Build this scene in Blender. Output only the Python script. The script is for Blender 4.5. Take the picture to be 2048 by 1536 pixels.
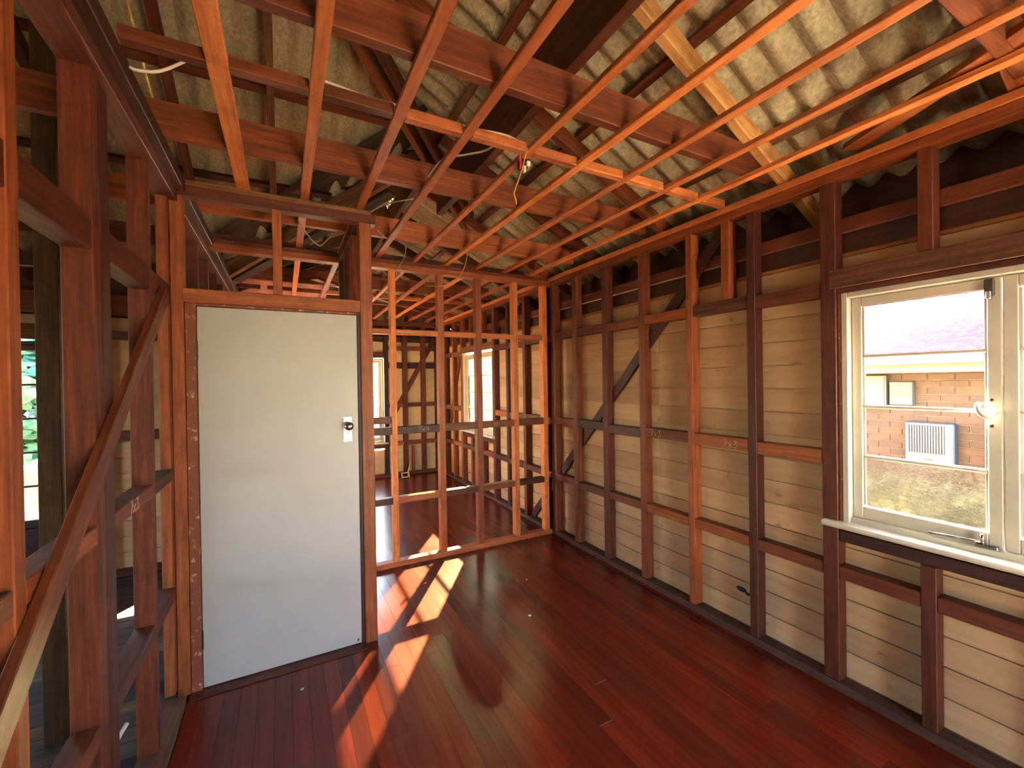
import bpy, bmesh, math, random
from mathutils import Vector, Matrix
random.seed(7)
for o in list(bpy.data.objects):
    bpy.data.objects.remove(o, do_unlink=True)
S = bpy.context.scene
COL = S.collection

# ------------------------------------------------------------------ camera
F, YAW, PITCH, ROLL = 850.0, math.radians(28.217), math.radians(-0.326), math.radians(-0.853)
fw = Vector((math.sin(YAW)*math.cos(PITCH), math.cos(YAW)*math.cos(PITCH), math.sin(PITCH)))
r0 = Vector((math.cos(YAW), -math.sin(YAW), 0)); u0 = r0.cross(fw)
rt = math.cos(ROLL)*r0 + math.sin(ROLL)*u0
up = -math.sin(ROLL)*r0 + math.cos(ROLL)*u0
cd = bpy.data.cameras.new('camera'); cam = bpy.data.objects.new('camera', cd); COL.objects.link(cam)
M = Matrix((rt, up, -fw)).transposed().to_4x4(); M.translation = (0, 0, 1.62)
cam.matrix_world = M
cd.sensor_width = 36; cd.lens = F/2048*36; cd.clip_start = 0.02; cd.clip_end = 500
S.camera = cam

# ------------------------------------------------------------------ light
SUN_H = Vector((-0.551, -0.835, 0)).normalized()
SUN_EL = math.radians(24.5)
W = bpy.data.worlds.new('sky'); S.world = W; W.use_nodes = True
nt = W.node_tree; nt.nodes.clear()
sk = nt.nodes.new('ShaderNodeTexSky'); sk.sky_type = 'NISHITA'; sk.sun_disc = False
sk.sun_elevation = SUN_EL; sk.sun_rotation = math.atan2(-SUN_H.x, -SUN_H.y)
sk.air_density = 1.0; sk.dust_density = 0.5; sk.ozone_density = 1.0
hs = nt.nodes.new('ShaderNodeHueSaturation'); hs.inputs['Saturation'].default_value = 1.05
wb_ = nt.nodes.new('ShaderNodeMix'); wb_.data_type = 'RGBA'; wb_.blend_type = 'MULTIPLY'; wb_.inputs[0].default_value = 1.0
wb_.inputs[7].default_value = (1.0, 0.95, 0.90, 1)
bg = nt.nodes.new('ShaderNodeBackground'); bg.inputs[1].default_value = 0.55
wo = nt.nodes.new('ShaderNodeOutputWorld')
nt.links.new(sk.outputs[0], hs.inputs['Color']); nt.links.new(hs.outputs[0], wb_.inputs[6]); nt.links.new(wb_.outputs[2], bg.inputs[0]); nt.links.new(bg.outputs[0], wo.inputs[0])
sd = bpy.data.lights.new('sun', 'SUN'); sd.energy = 85.0; sd.angle = math.radians(0.6); sd.color = (1.0, 0.84, 0.56)
sun = bpy.data.objects.new('sun', sd); COL.objects.link(sun)
d = Vector((SUN_H.x*math.cos(SUN_EL), SUN_H.y*math.cos(SUN_EL), -math.sin(SUN_EL)))
sun.rotation_euler = d.to_track_quat('-Z', 'Y').to_euler(); sun.location = (6, 10, 8)
def portal(loc, rot, sx, sy):
    l = bpy.data.lights.new('portal', 'AREA'); l.shape = 'RECTANGLE'; l.size = sx; l.size_y = sy
    l.cycles.is_portal = True
    o = bpy.data.objects.new('portal', l); COL.objects.link(o); o.location = loc; o.rotation_euler = rot
H = math.pi/2
portal((2.66, 0.06, 1.45), (0, H, 0), 1.25, 2.2)
portal((2.66, 5.79, 1.45), (0, H, 0), 1.25, 1.05)
portal((1.9, -2.45, 3.0), (H, 0, 0), 1.5, 0.7)
portal((1.2, -2.45, 1.1), (H, 0, 0), 0.7, 2.2)
portal((-5.7, 1.25, 1.5), (0, -H, 0), 1.25, 1.3)
portal((-1.75, 4.95, 1.25), (-H, 0, 0), 1.1, 1.5)
vs = S.view_settings; vs.view_transform = 'Standard'; vs.look = 'None'; vs.gamma = 1; vs.use_curve_mapping = False
S.display_settings.display_device = 'sRGB'
vs.exposure = 3.42
cy = S.cycles
cy.max_bounces = 14; cy.diffuse_bounces = 7; cy.glossy_bounces = 4; cy.transmission_bounces = 6
cy.transparent_max_bounces = 16; cy.sample_clamp_indirect = 8.0; cy.caustics_reflective = False

# ------------------------------------------------------------------ materials
def lin(c):
    return tuple(((v/255.0)/12.92 if v/255.0 <= 0.04045 else ((v/255.0+0.055)/1.055)**2.4) for v in c) + (1.0,)
def newmat(name):
    m = bpy.data.materials.new(name); m.use_nodes = True
    n = m.node_tree; n.nodes.clear()
    o = n.nodes.new('ShaderNodeOutputMaterial'); b = n.nodes.new('ShaderNodeBsdfPrincipled')
    n.links.new(b.outputs[0], o.inputs[0])
    return m, n, b, o
def ramp(n, fac, stops):
    r = n.nodes.new('ShaderNodeValToRGB'); el = r.color_ramp.elements
    while len(el) < len(stops): el.new(0.5)
    for e, (p, c) in zip(el, stops): e.position = p; e.color = lin(c)
    n.links.new(fac, r.inputs[0]); return r
def coords(n, scale, rnd=True):
    tc = n.nodes.new('ShaderNodeTexCoord'); mp = n.nodes.new('ShaderNodeMapping')
    mp.inputs['Scale'].default_value = scale
    n.links.new(tc.outputs['Object'], mp.inputs['Vector'])
    oi = n.nodes.new('ShaderNodeObjectInfo')
    if rnd:
        mu = n.nodes.new('ShaderNodeMath'); mu.operation = 'MULTIPLY'; mu.inputs[1].default_value = 37.0
        n.links.new(oi.outputs['Random'], mu.inputs[0]); n.links.new(mu.outputs[0], mp.inputs['Location'])
    return mp, oi
def noise(n, vec, scale, detail=4, rough=0.6):
    t = n.nodes.new('ShaderNodeTexNoise'); t.inputs['Scale'].default_value = scale
    t.inputs['Detail'].default_value = detail; t.inputs['Roughness'].default_value = rough
    n.links.new(vec, t.inputs['Vector']); return t
def mix(n, a, b, fac, mode='MIX'):
    x = n.nodes.new('ShaderNodeMix'); x.data_type = 'RGBA'; x.blend_type = mode
    for s, v in ((x.inputs[0], fac), (x.inputs[6], a), (x.inputs[7], b)):
        if hasattr(v, 'is_output'): n.links.new(v, s)
        elif isinstance(v, (int, float)): s.default_value = v
        else: s.default_value = lin(v)
    return x.outputs[2]
def bump(n, b, h, strength, dist=0.01):
    x = n.nodes.new('ShaderNodeBump'); x.inputs['Strength'].default_value = strength; x.inputs['Distance'].default_value = dist
    n.links.new(h, x.inputs['Height']); n.links.new(x.outputs[0], b.inputs['Normal'])
def plain(name, c, rough=0.6, metal=0.0, var=0.12, scale=6, bstr=0.0):
    m, n, b, o = newmat(name)
    mp, oi = coords(n, (1, 1, 1), False)
    t = noise(n, mp.outputs[0], scale)
    d = tuple(int(v*(1-var*2)) for v in c); l = tuple(min(255, int(v*(1+var))) for v in c)
    r = ramp(n, t.outputs['Fac'], [(0.3, d), (0.7, l)])
    n.links.new(r.outputs[0], b.inputs['Base Color']); b.inputs['Roughness'].default_value = rough; b.inputs['Metallic'].default_value = metal
    if bstr: bump(n, b, t.outputs['Fac'], bstr)
    return m
def timber(name, lo, mid, hi, rough=0.55, vary=True, knots=0.5):
    m, n, b, o = newmat(name)
    mp, oi = coords(n, (1.5, 22, 22))
    t = noise(n, mp.outputs[0], 2.2, 6, 0.65)
    g = ramp(n, t.outputs['Fac'], [(0.3, lo), (0.5, mid), (0.68, hi)])
    col = g.outputs[0]
    if vary:
        rr = ramp(n, oi.outputs['Random'], [(0.0, (150, 118, 112)), (0.3, (196, 170, 165)), (0.55, (235, 222, 200)), (0.8, (255, 236, 205)), (1.0, (176, 150, 150))])
        col = mix(n, col, rr.outputs[0], 1.0, 'MULTIPLY')
    mp2, _ = coords(n, (1, 1, 1))
    t2 = noise(n, mp2.outputs[0], 9.0, 3, 0.7)
    k = ramp(n, t2.outputs['Fac'], [(0.0, (120, 110, 100)), (0.36, (205, 195, 188)), (0.48, (255, 255, 255)), (0.85, (255, 255, 255))])
    col = mix(n, col, k.outputs[0], knots, 'MULTIPLY')
    n.links.new(col, b.inputs['Base Color']); b.inputs['Roughness'].default_value = rough
    bump(n, b, t.outputs['Fac'], 0.35, 0.004)
    return m
T_RED = timber('red_hardwood', (88, 45, 26), (124, 66, 38), (152, 90, 54))
T_ORG = timber('orange_hardwood', (124, 66, 36), (162, 92, 52), (188, 116, 70))
T_DRK = timber('dark_red_hardwood', (66, 32, 23), (92, 46, 33), (116, 64, 46))
T_BAT = timber('pale_orange_batten', (186, 106, 58), (222, 140, 82), (238, 168, 110))
T_LFT = timber('brown_red_stud', (70, 34, 22), (102, 50, 32), (128, 70, 46))
T_TN2 = timber('tan_rafter', (168, 112, 62), (204, 146, 86), (226, 178, 116), 0.8, False)
T_TAN = timber('tan_rough_sawn', (140, 96, 56), (178, 128, 78), (206, 160, 106), 0.8)
T_BRN = timber('brown_weathered', (84, 58, 42), (124, 88, 64), (150, 112, 84), 0.8)
T_OLV = timber('olive_stained', (56, 36, 14), (76, 50, 20), (94, 64, 26), 0.7, False)
T_GRY = timber('grey_weathered', (52, 47, 43), (78, 72, 66), (98, 92, 84), 0.85)
T_DUS = timber('dusty_plate', (98, 76, 62), (128, 104, 88), (150, 128, 110), 0.85)

def floor_mat():
    m, n, b, o = newmat('polished_floor')
    mp, oi = coords(n, (1.0, 14, 14))
    t = noise(n, mp.outputs[0], 2.0, 7, 0.65)
    g = ramp(n, t.outputs['Fac'], [(0.2, (100, 34, 24)), (0.5, (124, 46, 30)), (0.8, (144, 62, 40))])
    rr = ramp(n, oi.outputs['Random'], [(0.0, (190, 160, 160)), (0.4, (215, 190, 185)), (0.7, (235, 210, 198)), (1.0, (255, 228, 208))])
    col = mix(n, g.outputs[0], rr.outputs[0], 1.0, 'MULTIPLY')
    n.links.new(col, b.inputs['Base Color'])
    ge = n.nodes.new('ShaderNodeNewGeometry'); t2 = noise(n, ge.outputs['Position'], 2.2, 3)
    mr = n.nodes.new('ShaderNodeMapRange'); mr.inputs[3].default_value = 0.18; mr.inputs[4].default_value = 0.30
    n.links.new(t2.outputs['Fac'], mr.inputs[0]); n.links.new(mr.outputs[0], b.inputs['Roughness'])
    b.inputs['Specular IOR Level'].default_value = 0.5
    bump(n, b, t2.outputs['Fac'], 0.06, 0.01)
    return m
M_FLOOR = floor_mat()
M_BOUNCE = timber('pale_bounce_boards', (196, 176, 146), (220, 202, 172), (236, 220, 192), 0.8, False, 0.2)
def board_mat():
    m, n, b, o = newmat('raw_weatherboard')
    mp, oi = coords(n, (1.0, 9, 9))
    t = noise(n, mp.outputs[0], 2.5, 6)
    g = ramp(n, t.outputs['Fac'], [(0.2, (184, 150, 116)), (0.5, (202, 168, 132)), (0.8, (214, 184, 149))])
    mp2, _ = coords(n, (1.6, 3, 3)); t2 = noise(n, mp2.outputs[0], 3.2, 5, 0.7)
    st = ramp(n, t2.outputs['Fac'], [(0.0, (130, 110, 94)), (0.30, (190, 172, 152)), (0.38, (255, 255, 255)), (1, (255, 255, 255))])
    col = mix(n, g.outputs[0], st.outputs[0], 0.8, 'MULTIPLY')
    rr = ramp(n, oi.outputs['Random'], [(0.0, (222, 214, 205)), (1.0, (255, 252, 244))])
    col = mix(n, col, rr.outputs[0], 1.0, 'MULTIPLY')
    n.links.new(col, b.inputs['Base Color']); b.inputs['Roughness'].default_value = 0.8
    bump(n, b, t.outputs['Fac'], 0.2, 0.004)
    return m
M_BOARD = board_mat()
M_CREAM = plain('cream_board', (232, 216, 178), 0.7, 0, 0.05, 6)  # flat cream, paler than the other boards
def fibro():
    m, n, b, o = newmat('fibre_cement_sheet')
    mp, oi = coords(n, (1, 1, 1))
    t = noise(n, mp.outputs[0], 45, 3, 0.7); t2 = noise(n, mp.outputs[0], 4, 4, 0.6)
    g = ramp(n, t.outputs['Fac'], [(0.3, (158, 146, 120)), (0.55, (192, 180, 152)), (0.75, (214, 204, 178))])
    g2 = ramp(n, t2.outputs['Fac'], [(0.3, (222, 218, 210)), (0.65, (255, 255, 250))])
    n.links.new(mix(n, g.outputs[0], g2.outputs[0], 1.0, 'MULTIPLY'), b.inputs['Base Color'])
    b.inputs['Roughness'].default_value = 0.85; bump(n, b, t.outputs['Fac'], 0.2, 0.004)
    return m
M_FIBRO = fibro()
M_WHITE = plain('white_gloss_paint', (204, 198, 182), 0.35, 0, 0.03, 5)
M_DOOR = plain('white_door_paint', (179, 180, 182), 0.42, 0, 0.015, 2)
M_FLAKE = None
def flake():
    m, n, b, o = newmat('flaking_painted_timber')
    mp, oi = coords(n, (1, 1, 1)); t = noise(n, mp.outputs[0], 26, 5, 0.7)
    r = ramp(n, t.outputs['Fac'], [(0.58, (128, 70, 48)), (0.63, (180, 132, 112)), (0.70, (214, 196, 182))])
    n.links.new(r.outputs[0], b.inputs['Base Color']); b.inputs['Roughness'].default_value = 0.6; return m
M_FLAKE = flake()
M_CHROME = plain('worn_chrome', (176, 172, 166), 0.22, 1.0, 0.05, 30)
M_STEEL = plain('aged_steel_hinge', (90, 82, 74), 0.45, 1.0, 0.1, 30)
M_BLACK = plain('black_plastic', (16, 14, 16), 0.5)
M_CABLE = plain('white_cable_sheath', (222, 210, 196), 0.5, 0, 0.04)
M_GCABLE = plain('grey_cable_sheath', (150, 138, 130), 0.5, 0, 0.06)
M_YEL = plain('yellow_string', (214, 160, 84), 0.6, 0, 0.06)
M_REDW = plain('red_wire', (196, 30, 36), 0.4, 0, 0.05)
M_CHALK = plain('chalk', (206, 168, 144), 0.9, 0, 0.05)
M_BAR = plain('dark_bar', (30, 24, 24), 0.5)
M_DARKP = plain('dark_stained_joinery', (58, 26, 18), 0.5)

def glass(name, wavy, tint=(0.50, 0.42, 0.56, 1)):
    m = bpy.data.materials.new(name); m.use_nodes = True; n = m.node_tree; n.nodes.clear()
    o = n.nodes.new('ShaderNodeOutputMaterial'); tr = n.nodes.new('ShaderNodeBsdfTransparent')
    tr.inputs[0].default_value = tint if (wavy or tint[0] < 0.5) else (0.96, 0.97, 0.97, 1)
    gl = n.nodes.new('ShaderNodeBsdfGlossy'); gl.inputs['Roughness'].default_value = 0.03
    mx = n.nodes.new('ShaderNodeMixShader'); mx.inputs[0].default_value = 0.005
    base = tr
    if wavy:
        tc = n.nodes.new('ShaderNodeTexCoord'); mp = n.nodes.new('ShaderNodeMapping'); mp.inputs['Scale'].default_value = (1, 1.0, 1.9)
        n.links.new(tc.outputs['Object'], mp.inputs['Vector'])
        t = noise(n, mp.outputs[0], 26, 2, 0.5)
        bp = n.nodes.new('ShaderNodeBump'); bp.inputs['Strength'].default_value = 1.0; bp.inputs['Distance'].default_value = 0.02
        n.links.new(t.outputs['Fac'], bp.inputs['Height'])
        rf = n.nodes.new('ShaderNodeBsdfRefraction'); rf.inputs['IOR'].default_value = 1.12; rf.inputs['Roughness'].default_value = 0.02; rf.inputs['Color'].default_value = tint
        n.links.new(bp.outputs[0], rf.inputs['Normal']); n.links.new(bp.outputs[0], gl.inputs['Normal'])
        m2 = n.nodes.new('ShaderNodeMixShader'); m2.inputs[0].default_value = 0.6
        n.links.new(tr.outputs[0], m2.inputs[1]); n.links.new(rf.outputs[0], m2.inputs[2]); base = m2
    n.links.new(base.outputs[0], mx.inputs[1]); n.links.new(gl.outputs[0], mx.inputs[2])
    n.links.new(mx.outputs[0], o.inputs[0]); return m
M_GLASS = glass('clear_glass', False); M_WAVY = glass('rippled_glass', True); M_WAVY2 = glass('rippled_clear_glass', True, (0.93, 0.95, 0.93, 1))  # lilac tint of the upper rippled panes dims the bright view outside
M_DIM = glass('sun_dimming_glass', False, (0.26, 0.27, 0.22, 1)); M_DIMW = glass('sun_dimming_rippled_glass', True, (0.36, 0.36, 0.28, 1))  # far-window panes tinted dark to dim the sun patch they throw

# ------------------------------------------------------------------ builders
def empty(name, label, cat, kind=None, group=None, loc=(0, 0, 0)):
    o = bpy.data.objects.new(name, None); COL.objects.link(o); o.location = loc
    tag(o, label, cat, kind, group); o.empty_display_size = 0.1
    return o
def tag(o, label=None, cat=None, kind=None, group=None):
    if label: o['label'] = label
    if cat: o['category'] = cat
    if kind: o['kind'] = kind
    if group: o['group'] = group
    return o
def link(name, me, parent=None, mat=None, mw=None):
    o = bpy.data.objects.new(name, me); COL.objects.link(o)
    if mat and not me.materials: me.materials.append(mat)
    if parent is not None:
        o.parent = parent
        o.matrix_parent_inverse = Matrix.Identity(4)
        pm = world_of(parent)
        mw = mw if mw is not None else Matrix.Identity(4)
        o.matrix_basis = pm.inverted() @ mw
    elif mw is not None:
        o.matrix_basis = mw
    return o
def world_of(o):
    m = o.matrix_basis.copy()
    return world_of(o.parent) @ m if o.parent else m
CACHE = {}
def boxmesh(L, w, h, mat, bev=0.003):
    key = (round(L, 3), round(w, 3), round(h, 3), mat.name, bev)
    if key in CACHE: return CACHE[key]
    bm = bmesh.new(); bmesh.ops.create_cube(bm, size=1.0)
    for v in bm.verts: v.co = Vector((v.co.x*L, v.co.y*w, v.co.z*h))
    if bev: bmesh.ops.bevel(bm, geom=bm.edges[:], offset=min(bev, w*0.2, h*0.2), segments=1, affect='EDGES')
    me = bpy.data.meshes.new('piece'); bm.to_mesh(me); bm.free(); me.materials.append(mat)
    CACHE[key] = me; return me
def frame_of(a, b, upv=(0, 0, 1)):
    a, b = Vector(a), Vector(b); x = (b-a).normalized(); z = Vector(upv)
    z = (z - x*z.dot(x))
    if z.length < 1e-4: z = Vector((0, 1, 0)) - x*x.y
    z.normalize(); y = z.cross(x)
    m = Matrix((x, y, z)).transposed().to_4x4(); m.translation = (a+b)/2
    return m, (b-a).length
def bar(name, parent, a, b, w, h, mat, upv=(0, 0, 1), bev=0.003):
    m, L = frame_of(a, b, upv); return link(name, boxmesh(L, w, h, mat, bev), parent, None, m)
def box(name, parent, X, Y, Z, mat, bev=0.003):
    dx, dy, dz = X[1]-X[0], Y[1]-Y[0], Z[1]-Z[0]
    c = ((X[0]+X[1])/2, (Y[0]+Y[1])/2, (Z[0]+Z[1])/2)
    if dz >= dx and dz >= dy: return bar(name, parent, (c[0], c[1], Z[0]), (c[0], c[1], Z[1]), dx, dy, mat, (0, 1, 0), bev)
    if dx >= dy: return bar(name, parent, (X[0], c[1], c[2]), (X[1], c[1], c[2]), dy, dz, mat, (0, 0, 1), bev)
    return bar(name, parent, (c[0], Y[0], c[2]), (c[0], Y[1], c[2]), dx, dz, mat, (0, 0, 1), bev)
def prism(name, parent, a, b, prof, mat, upv=(0, 0, 1)):
    # profile (y,z) swept from a to b
    m, L = frame_of(a, b, upv)
    key = ('prism', round(L, 3), tuple(prof), mat.name)
    me = CACHE.get(key)
    if me is None:
        k = len(prof); vs = [(-L/2, y, z) for y, z in prof] + [(L/2, y, z) for y, z in prof]
        fs = [(i, (i+1) % k, k+(i+1) % k, k+i) for i in range(k)] + [tuple(range(k))[::-1], tuple(range(k, 2*k))]
        me = bpy.data.meshes.new('profile'); me.from_pydata(vs, [], fs)
        bm = bmesh.new(); bm.from_mesh(me); bmesh.ops.recalc_face_normals(bm, faces=bm.faces); bm.to_mesh(me); bm.free()
        me.materials.append(mat); CACHE[key] = me
    return link(name, me, parent, None, m)
def meshobj(name, parent, bm, mat, smooth=False, mw=None):
    me = bpy.data.meshes.new(name); bm.to_mesh(me); bm.free()
    if smooth:
        for p in me.polygons: p.use_smooth = True
    return link(name, me, parent, mat, mw)
def smooth_path(pts, n=6):
    pts = [Vector(p) for p in pts]
    if len(pts) < 3: return pts
    P = [2*pts[0]-pts[1]] + pts + [2*pts[-1]-pts[-2]]; out = []
    for i in range(1, len(P)-2):
        for k in range(n):
            t = k/n; a, b, c, e = P[i-1], P[i], P[i+1], P[i+2]
            out.append(0.5*((2*b) + (c-a)*t + (2*a-5*b+4*c-e)*t*t + (3*b-a-3*c+e)*t**3))
    return out + [pts[-1]]
def tube_bm(bm, pts, r, seg=6):
    pts = [Vector(p) for p in pts]; rings = []
    for i, p in enumerate(pts):
        t = (pts[min(i+1, len(pts)-1)]-pts[max(i-1, 0)]).normalized()
        x = t.cross(Vector((0.13, 0.31, 0.94))).normalized(); y = t.cross(x)
        rings.append([bm.verts.new(p + r*(math.cos(2*math.pi*k/seg)*x + math.sin(2*math.pi*k/seg)*y)) for k in range(seg)])
    for A, B in zip(rings, rings[1:]):
        for k in range(seg): bm.faces.new((A[k], A[(k+1) % seg], B[(k+1) % seg], B[k]))
    bm.faces.new(rings[0][::-1]); bm.faces.new(rings[-1])
def tube(name, parent, pts, r, mat, seg=6, n=6):
    bm = bmesh.new(); tube_bm(bm, smooth_path(pts, n), r, seg); bmesh.ops.recalc_face_normals(bm, faces=bm.faces)
    return meshobj(name, parent, bm, mat, True)
def lathe(name, parent, prof, mat, mw, seg=20):
    bm = bmesh.new(); rings = []
    for r, z in prof:
        rings.append([bm.verts.new((r*math.cos(2*math.pi*k/seg), r*math.sin(2*math.pi*k/seg), z)) for k in range(seg)])
    for A, B in zip(rings, rings[1:]):
        for k in range(seg): bm.faces.new((A[k], A[(k+1) % seg], B[(k+1) % seg], B[k]))
    bm.faces.new(rings[0][::-1]); bm.faces.new(rings[-1]); bmesh.ops.recalc_face_normals(bm, faces=bm.faces)
    return meshobj(name, parent, bm, mat, True, mw)
def pick(*a): return random.choice(a)
STROKES = {'7': [[(0, 1), (0.6, 1), (0.25, 0)]], 'x': [[(0, 0.6), (0.5, 0)], [(0.5, 0.6), (0, 0)]],
           '4': [[(0.3, 1), (0, 0.4), (0.6, 0.45)], [(0.45, 0.7), (0.4, 0)]],
           '3': [[(0, 0.95), (0.5, 1), (0.25, 0.6), (0.55, 0.35), (0.3, 0), (0, 0.1)]]}
def chalk(parent, text, org, dx, dz, size, mat=None):
    bm = bmesh.new(); x = 0
    for ch in text:
        for s in STROKES[ch]:
            tube_bm(bm, [Vector(org)+Vector(dx)*(x+px)*size+Vector(dz)*pz*size for px, pz in smooth_path2(s)], size*0.045, 4)
        x += 0.85
    return meshobj('chalk_mark', parent, bm, mat or M_CHALK)
def smooth_path2(s):
    return [(p.x, p.y) for p in smooth_path([(a, b, 0) for a, b in s], 3)] if len(s) > 2 else s

# ------------------------------------------------------------------ floor
fl = empty('floor', 'polished dark red hardwood strip floor of the front and far rooms', 'floor', 'structure')
x = -0.46; FW = 0.079
while x < 2.575:
    box('floorboard', fl, (x+0.0004, x+FW-0.0004), (-2.32, -0.4005), (-0.02, 0.0), M_BOUNCE, 0.0007)  # unseen pale boards added to bounce the sun patch up into the roof
    y = -0.4 - random.random()*1.2
    while y < 7.6:
        L = pick(1.8, 2.4, 3.0, 3.6); a, b = max(y, -0.4), min(y+L, 7.6)
        if b-a > 0.1: box('floorboard', fl, (x+0.0002, x+FW-0.0002), (a+0.0003, b-0.0003), (-0.02, 0.0), M_FLOOR, 0.0007)
        y += L
    x += FW
fs = empty('floor.001', 'bare grey worn timber floor of the side room beyond the left wall', 'floor', 'structure')
y = -2.3
while y < 4.85:
    box('floorboard', fs, (-5.5, -0.47), (y+0.001, y+0.109), (-0.02, 0.0), T_GRY, 0.002); y += 0.11
box('subfloor', fl, (-5.6, 2.6), (-2.35, 7.65), (-0.06, -0.022), T_DRK, 0)

# ------------------------------------------------------------------ right wall
XR, XO = 2.50, 2.575
wr = empty('wall_right', 'weatherboard outer wall with exposed red stud framing, windows in it', 'wall', 'structure')
WIN = [(-1.02, 1.135, 0.86, 2.06), (5.225, 6.335, 0.86, 2.06)]   # clear openings y0,y1,z0,z1
studs = [(-2.28, -2.23, T_RED), (-1.85, -1.80, T_RED), (-1.45, -1.40, T_RED), (-1.09, -1.02, T_RED),
         (1.135, 1.206, T_RED), (1.559, 1.612, T_DRK), (2.005, 2.056, T_ORG), (2.452, 2.512, T_ORG), (2.889, 2.957, T_DRK),
         (3.330, 3.398, T_RED), (3.70, 3.78, T_RED), (3.90, 3.96, T_RED), (4.33, 4.39, T_RED), (4.76, 4.82, T_DRK), (5.155, 5.225, T_RED),
         (6.335, 6.405, T_RED), (6.72, 6.78, T_RED), (7.10, 7.16, T_DRK), (7.45, 7.52, T_RED)]
for a, b, m in studs: box('stud', wr, (XR, XO), (a, b), (0.045, 2.625), m)
for (y0, y1, z0, z1) in WIN:
    m1 = (y0+y1)/2
    for k in (((0.762, 0.815), (0.34, 0.39), (-0.10, -0.05), (-0.55, -0.50)) if y0 < 1 else ((5.962, 6.015), (5.54, 5.59))):
        q = k
        box('cripple_stud', wr, (XR, XO), q, (2.17, 2.625), T_ORG)
        box('cripple_stud', wr, (XR, XO), q, (0.045, 0.775), T_RED)
    box('window_head', wr, (XR-0.004, XO), (y0-0.035, y1+0.03), (2.072, 2.17), T_BRN)
    box('sill_trimmer', wr, (XR+0.006, XO), (y0, y1), (0.775, 0.832), T_DRK)
box('stud', wr, (XR, XO), (1.722, 1.782), (2.125, 2.625), T_ORG)
def nogs(wall, pairs, X, rows, skip=()):
    for (a, b) in pairs:
        for z0, z1, ms in rows:
            if any(y0-0.05 < (a+b)/2 < y1+0.05 and zz0 < z0 < zz1 for y0, y1, zz0, zz1 in skip): continue
            j = random.uniform(-0.008, 0.008)
            box('nogging', wall, X, (a, b), (z0+j, z1+j), pick(*ms))
full = sorted(studs); pairs = [(full[i][1], full[i+1][0]) for i in range(len(full)-1)]
mixm = (T_ORG, T_RED, T_RED, T_ORG, T_BRN)
below = []
for a, b in pairs:
    hit = [w for w in WIN if w[0]-0.05 < (a+b)/2 < w[1]+0.05]
    if hit:
        cs = [a, -0.55, -0.50, -0.10, -0.05, 0.34, 0.39, 0.762, 0.815, b] if hit[0][0] < 1 else [a, 5.54, 5.59, 5.962, 6.015, b]
        for i in range(0, len(cs), 2):
            box('nogging', wr, (XR+0.003, XO), (cs[i], cs[i+1]), (0.58, 0.647), T_ORG if cs[i+1] == 1.135 else pick(*mixm))
    else:
        for z0, z1 in ((2.045, 2.118), (1.163, 1.238), (0.580, 0.645)):
            j = random.uniform(-0.008, 0.008)
            m = pick(*mixm)
            row = 0 if z0 > 2 else (1 if z0 > 1 else 2)
            for ka, ms in ((1.206, (T_RED, T_ORG, T_RED)), (1.612, (T_BRN, T_ORG, T_ORG)), (2.056, (T_ORG, T_RED, T_ORG)), (2.512, (T_ORG, T_DRK, T_RED)), (2.957, (T_RED, T_DRK, T_DRK)), (3.398, (T_RED, T_RED, T_ORG))):
                if abs(a-ka) < 0.02: m = ms[row]
            n_ = box('nogging', wr, (XR+0.003, XO), (a, b), (z0+j, z1+j), m)
            if 1.0 < z0 < 1.3 and 1.55 < a < 1.7:
                chalk(n_, '7x3', (XR+0.001, 1.78, 1.175+j), (0, -1, 0), (0, 0, 1), 0.042)
            if 1.0 < z0 < 1.3 and 2.0 < a < 2.1:
                chalk(n_, '7x3', (XR+0.001, 2.40, 1.18+j), (0, -1, 0), (0, 0, 1), 0.045, M_YEL)
box('bottom_plate', wr, (2.49, XO), (-2.3, 7.55), (0.0, 0.045), T_DUS)
box('top_plate', wr, (XR-0.006, XO), (-2.3, 2.55), (2.622, 2.672), T_ORG)
box('top_plate', wr, (XR-0.004, XO), (2.551, 7.55), (2.622, 2.672), T_RED)
box('top_plate', wr, (XR-0.012, XO), (-2.3, 7.55), (2.673, 2.712), T_BAT)
box('wall_plate', wr, (XO+0.002, XO+0.075), (-2.3, 7.6), (2.372, 2.445), T_ORG)
box('wall_plate', wr, (XO+0.025, XO+0.075), (-2.3, 7.6), (2.262, 2.370), T_DRK)
for a, b in (((XO-0.012, 4.29, 0.05), (XO-0.012, 1.80, 2.59)), ((XO-0.012, 7.4, 0.15), (XO-0.012, 6.45, 2.3))):
    bar('brace', wr, a, b, 0.085, 0.022, T_DRK, (1, 0, 0))
PROF = [(0, 0.0045), (0, 0.1338), (0.012, 0.1338), (0.012, 0.1475), (0.022, 0.1475), (0.022, 0.0135), (0.0128, 0.0135), (0.0128, 0.0045)]
# profile axes: y -> outward, z -> up
def boards(wall, axis, plane, sgn, spans, z0, n, holes, mat=M_BOARD, top=None, pitch=0.1372):
    for i in range(n):
        zb = z0 + i*pitch
        segs = list(spans)
        for (h0, h1, hz0, hz1) in holes:
            if zb+pitch > hz0+0.03 and zb < hz1-0.03:
                ns = []
                for s0, s1 in segs:
                    if h1 <= s0 or h0 >= s1: ns.append((s0, s1)); continue
                    if h0 > s0: ns.append((s0, h0))
                    if h1 < s1: ns.append((h1, s1))
                segs = ns
        for s0, s1 in segs:
            if s1-s0 < 0.03: continue
            if axis == 'y':   # wall runs along y, outward is sgn*x
                a, b = ((plane, s1, zb), (plane, s0, zb)) if sgn > 0 else ((plane, s0, zb), (plane, s1, zb))
            else:             # wall runs along x, outward is sgn*y
                a, b = ((s0, plane, zb), (s1, plane, zb)) if sgn > 0 else ((s1, plane, zb), (s0, plane, zb))
            prism('weatherboard', wall, a, b, PROF, mat)
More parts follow.
